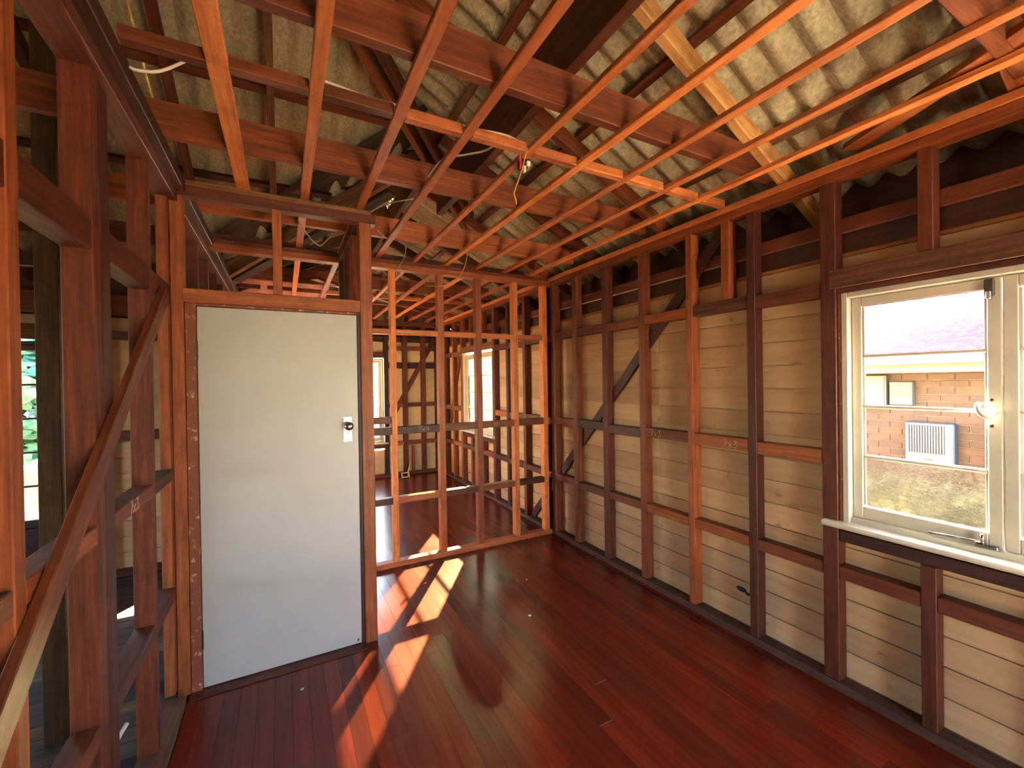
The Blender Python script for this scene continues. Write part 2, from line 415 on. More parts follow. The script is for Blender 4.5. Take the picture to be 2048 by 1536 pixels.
HOLES = [(w[0], w[1], w[2], w[3]+0.06) for w in WIN]
boards(wr, 'y', XO+0.001, 1, [(-2.3, 2.37), (2.372, 4.9), (4.902, 7.62)], 0.045-0.1372, 17, HOLES)
box('weatherboard', wr, (XO+0.002, XO+0.02), (-2.3, 7.6), (2.2405, 2.262), T_TAN)

kb = bmesh.new()
for (cy_, cz_, ry, rz) in ((1.715, 0.262, 0.035, 0.016), (1.672, 0.248, 0.018, 0.010)):
    q = bmesh.ops.create_cone(kb, cap_ends=True, segments=12, radius1=1, radius2=1, depth=1)
    for v_ in q['verts']: v_.co = Vector((XO-0.0005+v_.co.z*0.003, cy_+v_.co.x*ry, cz_+v_.co.y*rz))
meshobj('knot_hole', wr, kb, M_BLACK)

# ------------------------------------------------------------------ middle partition
YP = 3.78
wm = empty('wall_middle', 'open partition of red studs and noggings between near and far room', 'wall', 'structure')
ps = [(0.83, 0.878, T_BAT), (1.263, 1.321, T_ORG), (1.644, 1.702, T_ORG), (2.051, 2.105, T_BAT), (2.404, 2.458, T_BAT)]
for a, b, m in ps: box('stud', wm, (a, b), (YP, YP+0.075), (0.05, 2.625), m)
box('bottom_plate', wm, (0.49, 2.489), (YP-0.002, YP+0.075), (0, 0.05), T_BAT)
box('top_plate', wm, (-0.5, 2.493), (YP-0.004, YP+0.078), (2.625, 2.672), T_ORG)
box('top_plate', wm, (-0.5, 2.485), (YP, YP+0.078), (2.673, 2.706), T_ORG)
cs = [0.49] + [v for p in ps for v in p[:2]]
for i in range(0, len(cs)-1, 2):
    a, b = cs[i], cs[i+1]
    for j, (z0, z1) in enumerate(((2.052, 2.097), (1.168, 1.234), (0.556, 0.612))):
        m = (T_BAT, T_DRK if i < 4 else T_RED, (T_DRK, T_ORG, T_RED, T_RED, T_RED)[i//2])[j]
        n_ = box('nogging', wm, (a, b), (YP+0.003, YP+0.073), (z0, z1), m)
        if j == 1 and i == 2: chalk(n_, '7x4', (1.06, YP+0.001, 1.18), (1, 0, 0), (0, 0, 1), 0.045)
        if j == 1 and i == 6: chalk(n_, '33', (1.82, YP+0.001, 1.19), (1, 0, 0), (0, 0, 1), 0.03)
box('nogging', wm, (0.49, 0.83), (YP+0.02, YP+0.07), (1.265, 1.325), T_ORG)

# ------------------------------------------------------------------ door wall + return wall
YD = 2.77
wd = empty('wall_door', 'short stud wall with head beam framing the white door', 'wall', 'structure')
box('post', wd, (-0.510, -0.455), (YD, YD+0.072), (0, 2.622), T_ORG)
box('post', wd, (0.425, 0.497), (YD-0.004, YD+0.075), (0.0, 2.622), T_ORG)
box('head_beam', wd, (-0.462, 0.425), (YD-0.004, YD+0.07), (2.062, 2.136), T_ORG)
box('top_plate', wd, (-0.515, 0.525), (YD-0.004, YD+0.07), (2.622, 2.675), T_RED)
box('top_plate', wd, (-0.50, 0.50), (YD, YD+0.07), (2.676, 2.706), T_BRN)
box('cripple_stud', wd, (-0.045, 0.002), (YD, YD+0.07), (2.136, 2.622), T_ORG)
wc = empty('wall_closet', 'return stud wall behind the door post, seen above the door', 'wall', 'structure')
for y in (3.02, 3.36, 3.70): box('stud', wc, (0.41, 0.485), (y, y+0.05), (0.046, 2.622), pick(T_RED, T_ORG))
box('top_plate', wc, (0.41, 0.485), (YD+0.072, YP-0.005), (2.623, 2.70), T_RED)
box('bottom_plate', wc, (0.41, 0.485), (YD+0.08, YP+0.07), (0, 0.045), T_RED)
for z in (0.6, 1.2, 2.05): 
    for a, b in ((YD+0.08, 3.02), (3.07, 3.36), (3.41, 3.70)): box('nogging', wc, (0.413, 0.483), (a, b), (z, z+0.055), T_DRK)

dr = empty('door_1', 'plain white flush door, closed, with chrome knob, in a bare timber frame', 'door', 'structure')
box('jamb', dr, (-0.453, -0.405), (YD-0.003, YD+0.10), (0.0, 2.06), M_FLAKE)
box('jamb', dr, (0.4045, 0.4245), (YD+0.004, YD+0.10), (0.0, 2.06), T_DRK)
box('head_jamb', dr, (-0.405, 0.404), (YD-0.001, YD+0.10), (2.047, 2.061), M_FLAKE)
leaf = box('door_leaf', dr, (-0.402, 0.4025), (YD+0.004, YD+0.04), (0.012, 2.044), M_DOOR, 0.002)
kp = box('lock_plate', leaf, (0.317, 0.364), (YD, YD+0.004), (1.268, 1.418), M_CHROME, 0.001); kp['label'] = 'chrome lock plate'
mk = Matrix.Translation((0.341, YD, 1.365)) @ Matrix.Rotation(math.pi/2, 4, 'X')
kn = lathe('knob', leaf, [(0.016, 0), (0.016, 0.006), (0.009, 0.010), (0.009, 0.026), (0.017, 0.032), (0.0255, 0.042), (0.027, 0.052), (0.024, 0.061), (0.014, 0.067), (0.002, 0.069)], M_CHROME, mk, 24)
kn['label'] = 'round chrome door knob'
kh = lathe('keyhole', leaf, [(0.004, 0), (0.004, 0.001), (0.001, 0.0012)], M_BLACK, Matrix.Translation((0.341, YD-0.0002, 1.318)) @ Matrix.Rotation(math.pi/2, 4, 'X'), 12)
lathe('screw', leaf, [(0.006, 0), (0.006, 0.002), (0.002, 0.003)], M_STEEL, Matrix.Translation((0.382, YD+0.004, 0.035)) @ Matrix.Rotation(math.pi/2, 4, 'X'), 12)
for z in (1.76, 0.22):
    h_ = box('hinge', dr, (-0.412, -0.398), (YD-0.002, YD+0.03), (z, z+0.10), M_STEEL, 0.001)
box('threshold', dr, (-0.452, 0.424), (YD-0.065, YD+0.07), (0.0, 0.008), T_DRK, 0.001)

# ------------------------------------------------------------------ left wall
XL = -0.50; XLo = -0.572
wl = empty('wall_left', 'close open stud wall of red timber with a diagonal brace', 'wall', 'structure')
ls = [(0.84, 0.89, T_LFT), (1.268, 1.316, T_ORG), (1.72, 1.779, T_LFT), (1.789, 1.868, T_LFT), (2.33, 2.372, T_LFT),
      (3.08, 3.13, T_LFT), (3.52, 3.57, T_ORG), (3.97, 4.02, T_LFT), (4.42, 4.47, T_LFT), (4.87, 4.92, T_LFT), (5.4, 5.45, T_LFT), (5.9, 5.95, T_LFT), (6.4, 6.45, T_LFT), (6.9, 6.95, T_LFT),
      (-1.9, -1.85, T_LFT), (-1.45, -1.40, T_LFT), (-1.0, -0.95, T_LFT), (-0.55, -0.50, T_LFT), (-0.09, -0.04, T_LFT), (0.38, 0.43, T_LFT)]
ls.sort()
for a, b, m in ls: box('stud', wl, (XLo, XL), (a, b), (0.05, 2.60), m)
box('stud', wl, (-0.555, -0.511), (2.715, 2.765), (0.05, 2.60), T_ORG)
box('top_plate', wl, (XLo-0.01, -0.44), (-2.3, 7.5), (2.64, 2.705), T_LFT)
box('top_plate', wl, (XLo, -0.475), (-2.3, 7.5), (2.585, 2.638), T_LFT)
box('bottom_plate', wl, (XLo, -0.462), (-2.3, 2.69), (0.0, 0.05), T_BRN)
box('bottom_plate', wl, (XLo, -0.50), (2.86, 7.5), (0.0, 0.05), T_RED)
lp = [(ls[i][1], ls[i+1][0]) for i in range(len(ls)-1)]
for a, b in lp:
    if b-a < 0.1 or a > 4.0: continue
    if a < 2.72 < b: b = 2.712
    for z0, z1, m in ((2.035, 2.135, T_LFT), (1.147, 1.203, pick(T_ORG, T_RED)), (0.542, 0.602, pick(T_ORG, T_RED))):
        if a > 2.3 and 1 < z0 < 1.3: m = T_BRN
        n_ = box('nogging', wl, (XLo+0.002, XL-0.001), (a, b), (z0, z1), m)
        if 1 < z0 < 1.3 and 1.8 < a < 1.9: chalk(n_, '7x3', (XL+0.0005, 2.02, 1.155), (0, 1, 0), (0, 0, 1), 0.045)
bar('brace', wl, (XL+0.013, 2.53, 2.06), (XL+0.013, 1.0, 0.845), 0.078, 0.024, T_RED, (1, 0, 0))

tp = box('timber_post', None, (-0.985, -0.905), (2.70, 2.78), (0, 3.45), T_OLV)
tag(tp, 'olive stained square timber prop standing in the side room behind the left studs', 'post')

# ------------------------------------------------------------------ ceiling framing
ce = empty('ceiling', 'stripped ceiling frame of thin battens under deep tie beams', 'ceiling', 'structure')
bx = [(-0.215, -0.150, T_BAT), (0.100, 0.147, T_BAT), (0.410, 0.457, T_BAT), (0.708, 0.752, T_BAT), (1.030, 1.070, T_BAT), (1.325, 1.372, T_BAT), (1.634, 1.680, T_BAT), (1.940, 1.985, T_BAT), (2.234, 2.280, T_BAT)]
for i, (a, b, m) in enumerate(bx):
    y1 = YD+0.05 if i == 0 else YP+0.04
    box('ceiling_batten', ce, (a, b), (-2.2, y1), (2.708, 2.733), m)
    if i > 0: box('ceiling_batten', ce, (a, b), (YP+0.045, 7.45), (2.708, 2.733), m)
for y in (-1.4, -0.46, 0.47, 1.42, 2.38, 3.30, 4.25, 5.2, 6.15, 7.0):
    x0 = -5.4 if y < 4.7 else -0.55
    box('tie_beam', ce, (x0, 2.46), (y, y+0.045), (2.734, 2.885), T_RED if y != 3.30 else T_ORG)
xs = [-0.44] + [v for p in bx for v in p[:2]] + [2.488]
for y in (1.735, 5.55):
    for i in range(0, len(xs), 2):
        box('nogging', ce, (xs[i]+0.001, xs[i+1]-0.001), (y, y+0.042), (2.708, 2.752), T_RED if i < 6 else T_BAT)
bar('diagonal_brace', ce, (2.50, 1.06, 2.757), (2.02, 0.10, 2.757), 0.09, 0.03, T_ORG)
bar('diagonal_brace', ce, (0.30, 5.0, 2.757), (1.9, 6.6, 2.757), 0.09, 0.03, T_ORG)

# ------------------------------------------------------------------ roof
TS = 0.488; ANG = math.atan(TS)
ro = empty('roof', 'corrugated grey fibre cement roof on rough rafters and hips', 'roof', 'structure')
def UR(x): return 2.67 + TS*(2.6-x)         # underside of rafters, right slope
def UB(y): return 2.67 + TS*(4.92-y)        # rear slope
def UWL(x): return UR(1.05) - TS*(1.05-x)   # far room left slope
def UWE(y): return 2.67 + TS*(7.65-y)       # far room end slope
HC = 2.32
def rafter(a, b, m, w=0.05, h=0.098):
    nv = Vector((0, 0, 1)); a, b = Vector(a), Vector(b)
    bar('rafter', ro, a+nv*0.055, b+nv*0.055, w, h, m)
for y in (-2.0, -1.15, -0.30, 0.52, 1.395, 2.275):
    rafter((2.93, y, UR(2.93)), (max(-1.45, y-HC+0.05), y, UR(max(-1.45, y-HC+0.05))), T_TN2 if y > 1 and y < 2 else pick(T_RED, T_ORG, T_BRN))
for y in (3.10, 3.88, 4.66, 5.44, 6.2, 6.95):
    xt = max(1.08, y-HC+0.05 if y < 3.4 else 1.08, y-5.05 if y > 6.1 else 1.08)
    rafter((2.93, y, UR(2.93)), (xt, y, UR(xt)), pick(T_RED, T_BRN, T_ORG))
for x in (-3.7, -3.1, -2.5, -1.9, -1.25, -0.60, -0.05):
    yt = max(0.75, x+HC+0.1, -3.0-x+HC+0.1)
    yb = 5.2 if x < -0.6 else 4.40-x
    rafter((x, yb, UB(yb)), (x, yt, UB(yt)), pick(T_RED, T_BRN, T_ORG), 0.045)
for y in (4.0, 4.6, 5.2, 5.8, 6.4):
    xb = max(-0.75, 4.45-y); rafter((xb, y, UWL(xb)), (1.0, y, UWL(1.0)), pick(T_RED, T_BRN))
for x in (0.2, 0.75, 1.35, 1.95):
    yt = max(6.15, x+5.1 if x > 1.05 else 7.2-x); rafter((x, 7.9, UWE(7.9)), (x, yt, UWE(yt)), T_RED)
bar('hip_rafter', ro, (-1.45, 0.87, UR(-1.45)+0.03), (1.6, 3.92, UR(1.6)+0.03), 0.05, 0.14, T_RED)
bar('hip_rafter', ro, (-1.32, 0.83, UR(-1.33)+0.03), (1.6, 3.75, UR(1.6)+0.03), 0.045, 0.10, T_RED)
bar('valley_rafter', ro, (1.0, 3.42, UR(1.05)+0.03), (-0.6, 5.02, UB(5.02)+0.03), 0.05, 0.14, T_BRN)
bar('valley_rafter', ro, (0.85, 3.72, UB(3.7)), (-0.4, 4.97, UB(4.95)), 0.10, 0.03, T_GRY)
box('ridge_board', ro, (1.03, 1.07), (3.3, 6.2), (3.33, 3.52), T_DRK)
bar('hip_rafter', ro, (1.05, 6.1, UWE(6.1)+0.03), (2.6, 7.65, UWE(7.65)+0.03), 0.05, 0.14, T_RED)
bar('hip_rafter', ro, (1.05, 6.1, UWE(6.1)+0.03), (-0.5, 7.65, UWE(7.65)+0.03), 0.05, 0.14, T_RED)
box('underpurlin', ro, (1.188, 1.246), (-2.2, 3.55), (3.075, 3.352), T_DRK)
for x in (2.36, 1.735, 1.105, 0.475, -0.16, -0.8, -1.4):
    z = UR(x)+0.105+0.02
    y1 = x+HC-0.06 if x < 1.0 else (7.0 if x > 1.9 else 6.1)
    bar('purlin', ro, (x, -2.3, z), (x, y1, z), 0.05, 0.038, pick(T_RED, T_ORG, T_BRN), (math.sin(ANG), 0, math.cos(ANG)))
for y in (4.7, 3.99, 3.28, 2.6, 1.9, 1.2):
    z = UB(y)+0.105+0.02
    x1 = y-HC-0.05 if y < 3.37 else 4.38-y
    bar('purlin', ro, (-3-x1 if y < 3.9 else -5.0, y, z), (x1, y, z), 0.05, 0.038, pick(T_RED, T_DRK, T_BRN), (0, math.sin(ANG), math.cos(ANG)))
for x in (-0.2, 0.45):
    z = UWL(x)+0.125
    bar('purlin', ro, (x, 4.5-x, z), (x, 7.1-x, z), 0.05, 0.038, T_BRN, (-math.sin(ANG), 0, math.cos(ANG)))
for y in (6.7, 7.3):
    z = UWE(y)+0.125; bar('purlin', ro, (7.2-y, y, z), (y-5.1, y, z), 0.05, 0.038, T_BRN, (0, math.sin(ANG), math.cos(ANG)))
# corrugated sheets
PW = 1.01/7.0; AMP = 0.026; OFF = 0.178
def sheet(kind, c0, s0, s1, cuts, lift=0.0):
    """kind R/B/L/E ; c0 = start across the corrugations ; s0..s1 along the slope (high to low)"""
    bm = bmesh.new(); NP = 16; nx = 7*NP+5; rows = []
    for j in range(2):
        s = (s0, s1)[j]; row = []
        for i in range(nx):
            c = c0 + i*PW/NP
            ph_ = math.pi*(c-c0)/PW + 0.3
            w = -AMP*(0.55*(2*abs(math.cos(ph_))-1) + 0.45*math.cos(2*ph_)) + lift + (0.004 if i > nx-4 else 0.0)
            if kind == 'R': p = (s, c, UR(s)+OFF+w)
            elif kind == 'B': p = (c, s, UB(s)+OFF+w)
            elif kind == 'L': p = (s, c, UWL(s)+OFF+w)
            elif kind == 'E': p = (c, s, UWE(s)+OFF+w)
            elif kind == 'M': p = (s, c, UR(-3.0-s)+OFF+w)
            row.append(bm.verts.new(p))
        rows.append(row)
    for i in range(nx-1): bm.faces.new((rows[0][i], rows[0][i+1], rows[1][i+1], rows[1][i]))
    for co, no in cuts:
        bmesh.ops.bisect_plane(bm, geom=bm.verts[:]+bm.edges[:]+bm.faces[:], plane_co=co, plane_no=no, clear_outer=True)
    if not bm.faces: bm.free(); return
    ex = bmesh.ops.extrude_face_region(bm, geom=bm.faces[:])
    for v in ex['geom']:
        if isinstance(v, bmesh.types.BMVert): v.co.z += 0.010
    bmesh.ops.recalc_face_normals(bm, faces=bm.faces)
    c = sum((v.co for v in bm.verts), Vector())/len(bm.verts)
    for v in bm.verts: v.co -= c
    o_ = meshobj('roof_sheet', ro, bm, M_FIBRO, False, Matrix.Translation(c))
hip_lo = ((0, HC+0.08, 0), (-1, 1, 0)); hip_hi = ((0, HC-0.08, 0), (1, -1, 0))
for k in range(-3, 8):
    y = k*1.01 - 0.0
    endc = [((0, 5.05+0.02, 0), (-1, 1, 0))]
    sheet('R', y, 1.06, 2.98, endc)
    if y < 3.5:
        sheet('R', y, -1.52, 1.20, [hip_lo], 0.012)
    if y < 1.0:
        sheet('M', y, -1.48, -3.5, [((0, HC-3.0+0.02, 0), (1, 1, 0))]); sheet('M', y, -3.4, -5.9, [((0, HC-3.0+0.02, 0), (1, 1, 0))])
    elif y < 5:
        sheet('M', y, -3.4, -5.9, [((0, HC-3.0+0.02, 0), (1, 1, 0))]); sheet('M', y, -1.48, -3.5, [((0, HC-3.0+0.02, 0), (1, 1, 0))])
    if y > 2.9: sheet('L', y, 1.04, -0.85, [((0, 4.42, 0), (-1, -1, 0)), ((0, 7.143+0.02, 0), (1, 1, 0))])
val = ((0, 4.42, 0), (1, 1, 0))
hipm = ((0, HC-3.0-0.02, 0), (-1, -1, 0))
for k in range(-6, 3):
    x = k*1.01 + 0.28
    sheet('B', x, 0.6, 5.25, [hip_hi, val, hipm])
for k in range(-1, 3):
    sheet('E', k*1.01, 6.0, 8.0, [((0, 5.05-0.02, 0), (1, -1, 0)), ((0, 7.143-0.02, 0), (-1, -1, 0))])
bar('valley_gutter', ro, (1.15, 3.27, UR(1.05)+0.24), (-0.9, 5.32, UB(5.42)+0.24), 0.6, 0.008, T_GRY, (0, 0, 1), 0)
box('ridge_cap', ro, (0.80, 1.30), (3.2, 6.3), (UR(1.05)+0.235, UR(1.05)+0.245), T_GRY, 0)
bar('hip_cap', ro, (-1.5, 0.82, UR(-1.5)+0.245), (1.1, 3.42, UR(1.1)+0.245), 0.4, 0.008, T_GRY, (0, 0, 1), 0)
# eaves
box('eave_filler', ro, (-0.8, 2.90), (7.92, 7.968), (2.452, 2.775), T_DRK, 0)
box('eave_filler', ro, (-5.6, -0.55), (5.18, 5.228), (2.43, 2.775), T_DRK, 0)
box('eave_filler', ro, (-0.86, -0.82), (4.9, 7.95), (2.452, 2.775), T_DRK, 0)
box('eave_filler', ro, (2.90, 2.948), (-2.4, 7.9), (2.475, 2.775), T_DRK, 0)
box('soffit_lining', ro, (2.60, 2.97), (-2.4, 7.95), (2.4455, 2.452), T_DRK, 0)
box('fascia', ro, (2.95, 2.975), (-2.4, 8.0), (2.44, 2.672), M_WHITE)
box('soffit_lining', ro, (-5.6, -0.55), (4.96, 5.24), (2.421, 2.428), T_DRK, 0)
box('fascia', ro, (-5.7, -0.55), (5.23, 5.255), (2.40, 2.655), M_WHITE)
box('soffit_lining', ro, (-0.8, 2.97), (7.65, 7.99), (2.4455, 2.452), T_DRK, 0)
box('fascia', ro, (-0.85, 2.97), (7.97, 7.995), (2.44, 2.67), M_WHITE)
box('soffit_lining', ro, (-0.86, -0.57), (5.0, 7.95), (2.4455, 2.452), T_DRK, 0)

# ------------------------------------------------------------------ far wall
YF = 7.50
wf = empty('wall_far', 'pale weatherboard end wall of the far room with braced studs', 'wall', 'structure')
fst = [(-0.45, -0.39), (0.02, 0.08), (0.66, 0.73), (1.525, 1.60), (1.85, 1.93), (2.18, 2.26), (2.44, 2.50)]
for a, b in fst: box('stud', wf, (a, b), (YF, YF+0.075), (0.05, 2.622), pick(T_RED, T_DRK))
box('stud', wf, (2.00, 2.045), (YF, YF+0.07), (0.05, 0.50), T_ORG)
FWIN = (0.73, 1.525, 0.62, 2.04)
box('window_head', wf, (0.73, 1.525), (YF, YF+0.075), (2.06, 2.16), T_RED)
box('sill_trimmer', wf, (0.73, 1.525), (YF, YF+0.075), (0.50, 0.58), T_RED)
for i in range(len(fst)-1):
    a, b = fst[i][1], fst[i+1][0]
    if 0.7 < (a+b)/2 < 1.5: continue
    for z0, z1 in ((2.20, 2.27), (1.20, 1.27), (0.53, 0.60)): box('nogging', wf, (a, b), (YF+0.002, YF+0.073), (z0, z1), pick(T_RED, T_ORG))
box('bottom_plate', wf, (-0.5, 2.489), (YF-0.004, YF+0.075), (0, 0.05), T_BRN)
box('top_plate', wf, (-0.5, 2.488), (YF-0.004, YF+0.075), (2.622, 2.706), T_RED)
box('wall_plate', wf, (-0.5, 2.57), (YF+0.077, YF+0.15), (2.34, 2.445), T_DRK)
box('ledger', wf, (1.60, 2.44), (YF+0.056, YF+0.0755), (1.88, 1.99), T_DRK)
bar('brace', wf, (2.44, YF+0.045, 2.42), (1.62, YF+0.045, 0.95), 0.08, 0.02, T_RED, (0, 1, 0))
bar('brace', wf, (0.70, YF+0.045, 0.10), (1.30, YF+0.045, 0.60), 0.08, 0.02, T_RED, (0, 1, 0))
boards(wf, 'x', YF+0.077, 1, [(-0.57, 2.598)], 0.045-0.1372, 18, [(0.73, 1.525, 0.53, 2.1)], M_CREAM)
# left outer wall of the far room
ww = empty('wall_side', 'weatherboard outer cladding on the left of the far room', 'wall', 'structure')
boards(ww, 'y', -0.575, -1, [(4.93, 7.6)], 0.045-0.1372, 19, [(5.0, 6.2, 0.5, 2.1)])  # unseen opening cut in these boards to light the far room

# ------------------------------------------------------------------ rear wall of side room
YR = 4.78
wb = empty('wall_rear', 'weatherboard rear wall of the side room, seen between the left studs', 'wall', 'structure')
for a in (-5.4, -4.7, -4.0, -3.3, -3.0, -2.46, -1.395, -0.92): box('stud', wb, (a, a+0.06), (YR, YR+0.075), (0.05, 2.6), T_DRK)
box('bottom_plate', wb, (-5.5, -2.40), (YR-0.002, YR+0.075), (0, 0.05), T_DRK)
box('bottom_plate', wb, (-1.395, -0.575), (YR-0.002, YR+0.075), (0, 0.05), T_DRK)
box('top_plate', wb, (-5.5, -0.575), (YR-0.002, YR+0.075), (2.6, 2.70), T_DRK)
box('lintel', wb, (-2.40, -1.395), (YR-0.002, YR+0.075), (2.02, 2.14), T_BRN)
box('nogging', wb, (-1.335, -0.92), (YR+0.002, YR+0.073), (1.16, 1.245), T_DRK)
box('nogging', wb, (-0.86, -0.575), (YR+0.002, YR+0.073), (1.16, 1.245), T_DRK)
box('nogging', wb, (-1.335, -0.575), (YR+0.002, YR+0.073), (2.03, 2.10), T_DRK)
box('wall_plate', wb, (-5.5, -0.575), (YR+0.077, YR+0.15), (2.22, 2.42), T_ORG)
boards(wb, 'x', YR+0.077, 1, [(-5.6, -0.58)], 0.045-0.1372, 17, [(-2.40, -1.395, -0.1, 2.06)], pitch=0.1372)

# far-left and back walls (out of the picture, they close the house)
wk = empty('wall_back', 'boarded wall behind the viewpoint with a doorway and gable gap added to let in daylight', 'wall', 'structure')
for a in (0.82, 1.50, 2.50): box('post', wk, (a, a+0.08), (-2.40, -2.32), (0, 2.62), T_RED)
box('top_plate', wk, (-5.6, 2.6), (-2.40, -2.32), (2.62, 2.72), T_RED)
boards(wk, 'x', -2.41, -1, [(-5.6, 2.6)], -0.06, 20, [(0.90, 1.50, -0.2, 2.05)])  # doorway hole added to let daylight in from behind
bmq = bmesh.new(); v = [bmq.verts.new(p) for p in ((-5.6, -2.41, 2.73), (1.2, -2.41, 2.73), (1.2, -2.41, UR(1.2)+0.2), (-1.5, -2.41, UR(-1.5)+0.2), (-5.95, -2.41, 2.62))]
f_ = bmq.faces.new(v); ex = bmesh.ops.extrude_face_region(bmq, geom=[f_])
for q in ex['geom']:
    if isinstance(q, bmesh.types.BMVert): q.co.y -= 0.02
bmesh.ops.recalc_face_normals(bmq, faces=bmq.faces); meshobj('gable_board', wk, bmq, M_BOARD)  # gable left open at the right, added to light the roof space
for x in (1.15, 1.9): box('gable_stud', wk, (x, x+0.06), (-2.40, -2.32), (2.72, (UR(x) if x > -1.5 else UR(-3.0-x))+0.05), T_RED)
wo_ = empty('wall_outer', 'boarded outer wall at the far side of the side room', 'wall', 'structure')
boards(wo_, 'y', -5.58, -1, [(-2.4, 5.0)], 0.0, 20, [(0.6, 1.9, 0.9, 2.1)])

# ------------------------------------------------------------------ windows
def casement(name, label, axis, plane, a0, a1, z0, z1, nsash=2, rows=4, mat=M_WHITE, wavy=(0, 3), sill=True, furniture=True, slim=False, top=None, clear=None):
    """window in a wall; axis 'y' (wall at x=plane, room on -x) or 'x' (wall at y=plane, room on -y); 'plane' = inner face of the framing"""
    w = empty(name, label, 'window' if 'window' in name else 'door', 'structure')
    def B(nm, par, A, D, Z, m, bev=0.003):
        return box(nm, par, (plane+D[0], plane+D[1]), A, Z, m, bev) if axis == 'y' else box(nm, par, A, (plane+D[0], plane+D[1]), Z, m, bev)
    fr = 0.028
    B('frame', w, (a0, a0+fr), (0.012, 0.115), (z0, z1), mat); B('frame', w, (a1-fr, a1), (0.012, 0.115), (z0, z1), mat)
    B('frame', w, (a0+fr, a1-fr), (0.012, 0.115), (z1-fr, z1), mat); B('frame', w, (a0+fr, a1-fr), (0.03, 0.135), (z0-0.02, z0+0.03), mat)
    i0, i1, j0, j1 = a0+fr, a1-fr, z0+0.032, z1-fr-0.002
    sw = (i1-i0)/nsash; st = 0.042 if not slim else 0.03
    for s in range(nsash):
        b0, b1 = i0+s*sw+0.0015, i0+(s+1)*sw-0.0015
        sa = B('sash', w, (b0, b0+st), (0.05, 0.088), (j0, j1), mat)
        B('stile', sa, (b1-st, b1), (0.05, 0.088), (j0, j1), mat)
        B('rail', sa, (b0+st, b1-st), (0.05, 0.088), (j1-0.045, j1), mat); B('rail', sa, (b0+st, b1-st), (0.05, 0.088), (j0, j0+0.06), mat)
        g0, g1 = j0+0.06, j1-0.045; ph = (g1-g0)/rows
        for r in range(rows):
            zz0, zz1 = g0+r*ph, g0+(r+1)*ph
            if r: B('glazing_bar', sa, (b0+st, b1-st), (0.054, 0.084), (zz0-0.008, zz0+0.008), mat)
            pn = B('pane', sa, (b0+st, b1-st), (0.0675, 0.0705), (zz0+(0.008 if r else 0), zz1-(0.008 if r < rows-1 else 0)), ((top or M_WAVY) if (r >= 2 and axis == "y") else M_WAVY2) if r in wavy else (clear or M_GLASS), 0)
            for q0, q1 in ((b0+st, b0+st+0.009), (b1-st-0.009, b1-st)):
                B('glazing_bead', sa, (q0, q1), (0.058, 0.0670), (zz0+0.008, zz1-0.008), mat, 0.001)
        if furniture and s == nsash-1:
            # the sash farther from the camera carries the latch, top bolt and stay
            cz = z0+0.58
            P = (lambda a, d_, z: (plane+d_, a, z)) if axis == 'y' else (lambda a, d_, z: (a, plane+d_, z))
            e = b0 + 0.030
            tube('latch_handle', sa, [P(e-0.02, 0.046, cz+0.005), P(e-0.006, 0.02, cz-0.012), P(e+0.018, 0.012, cz), P(e+0.034, 0.022, cz+0.03), P(e+0.036, 0.044, cz+0.045)], 0.009, mat, 8)
            for dz in (0.06, -0.045): lathe('screw', sa, [(0.007, 0), (0.007, 0.003), (0.002, 0.004)], M_STEEL, Matrix.Translation(P(e, 0.05, cz+dz)) @ Matrix.Rotation(-math.pi/2, 4, 'Y'), 10)
            B('bolt', sa, (e-0.012, e+0.016), (0.034, 0.05), (j1-0.075, j1-0.005), M_STEEL); B('bolt', sa, (e-0.006, e+0.010), (0.026, 0.05), (j1-0.088, j1-0.055), M_CHROME)
            tube('stay', sa, [P(b0+0.05, 0.034, z0+0.052), P(b0+0.22, 0.032, z0+0.045)], 0.006, M_CHROME)
            tube('stay_peg', sa, [P(b0+0.055, 0.034, z0+0.04), P(b0+0.055, 0.03, z0+0.085)], 0.006, M_CHROME)
            B('stay_bracket', sa, (b0+0.01, b0+0.075), (0.025, 0.05), (z0+0.03, z0+0.045), M_CHROME)
    if sill:
        pr = [(0.0, -0.016), (0.12, -0.016), (0.12, 0.016), (0.0, 0.016), (-0.014, 0.011), (-0.020, 0), (-0.014, -0.011)]
        if axis == 'y': prism('sill', w, (plane-0.022, a1+0.075, z0-0.012), (plane-0.022, a0-0.075, z0-0.012), [(p, q) for p, q in pr], mat)
        else: prism('sill', w, (a0-0.06, plane-0.022, z0-0.012), (a1+0.06, plane-0.022, z0-0.012), pr, mat)
    return w
w1 = casement('window_1', 'bank of white timber casements with rippled and clear panes, nearest on the right wall', 'y', XR, -1.005, 1.118, 0.875, 2.045, 4)  # unseen sashes added at the near end to let in more light
box('lining', w1, (XR+0.014, XR+0.09), (1.1185, 1.1345), (0.86, 2.065), M_FLAKE)
box('lining', w1, (XR+0.010, XR+0.09), (-1.01, 1.1345), (2.046, 2.0715), T_DRK)
w2 = casement('window_2', 'white casement pair in the far room, glowing through the partition', 'y', XR, 5.245, 6.315, 0.875, 2.045, wavy=(3,), top=M_DIMW, clear=M_DIM)
w3 = casement('window_3', 'tall white window in the end wall, beside the door post', 'x', YF, 0.74, 1.515, 0.60, 2.05, 1, 5, wavy=(0, 1), furniture=False)
d2 = casement('door_2', 'dark glazed rear door of small panes looking on to the garden', 'x', YR, -2.395, -1.40, 0.47, 2.0, 2, 5, M_DARKP, (), False, False, True)
box('bottom_panel', d2, (-2.395, -1.40), (YR+0.03, YR+0.08), (0.0, 0.45), M_DARKP)
box('threshold', d2, (-2.395, -1.40), (YR, YR+0.12), (-0.02, 0.02), T_BRN)

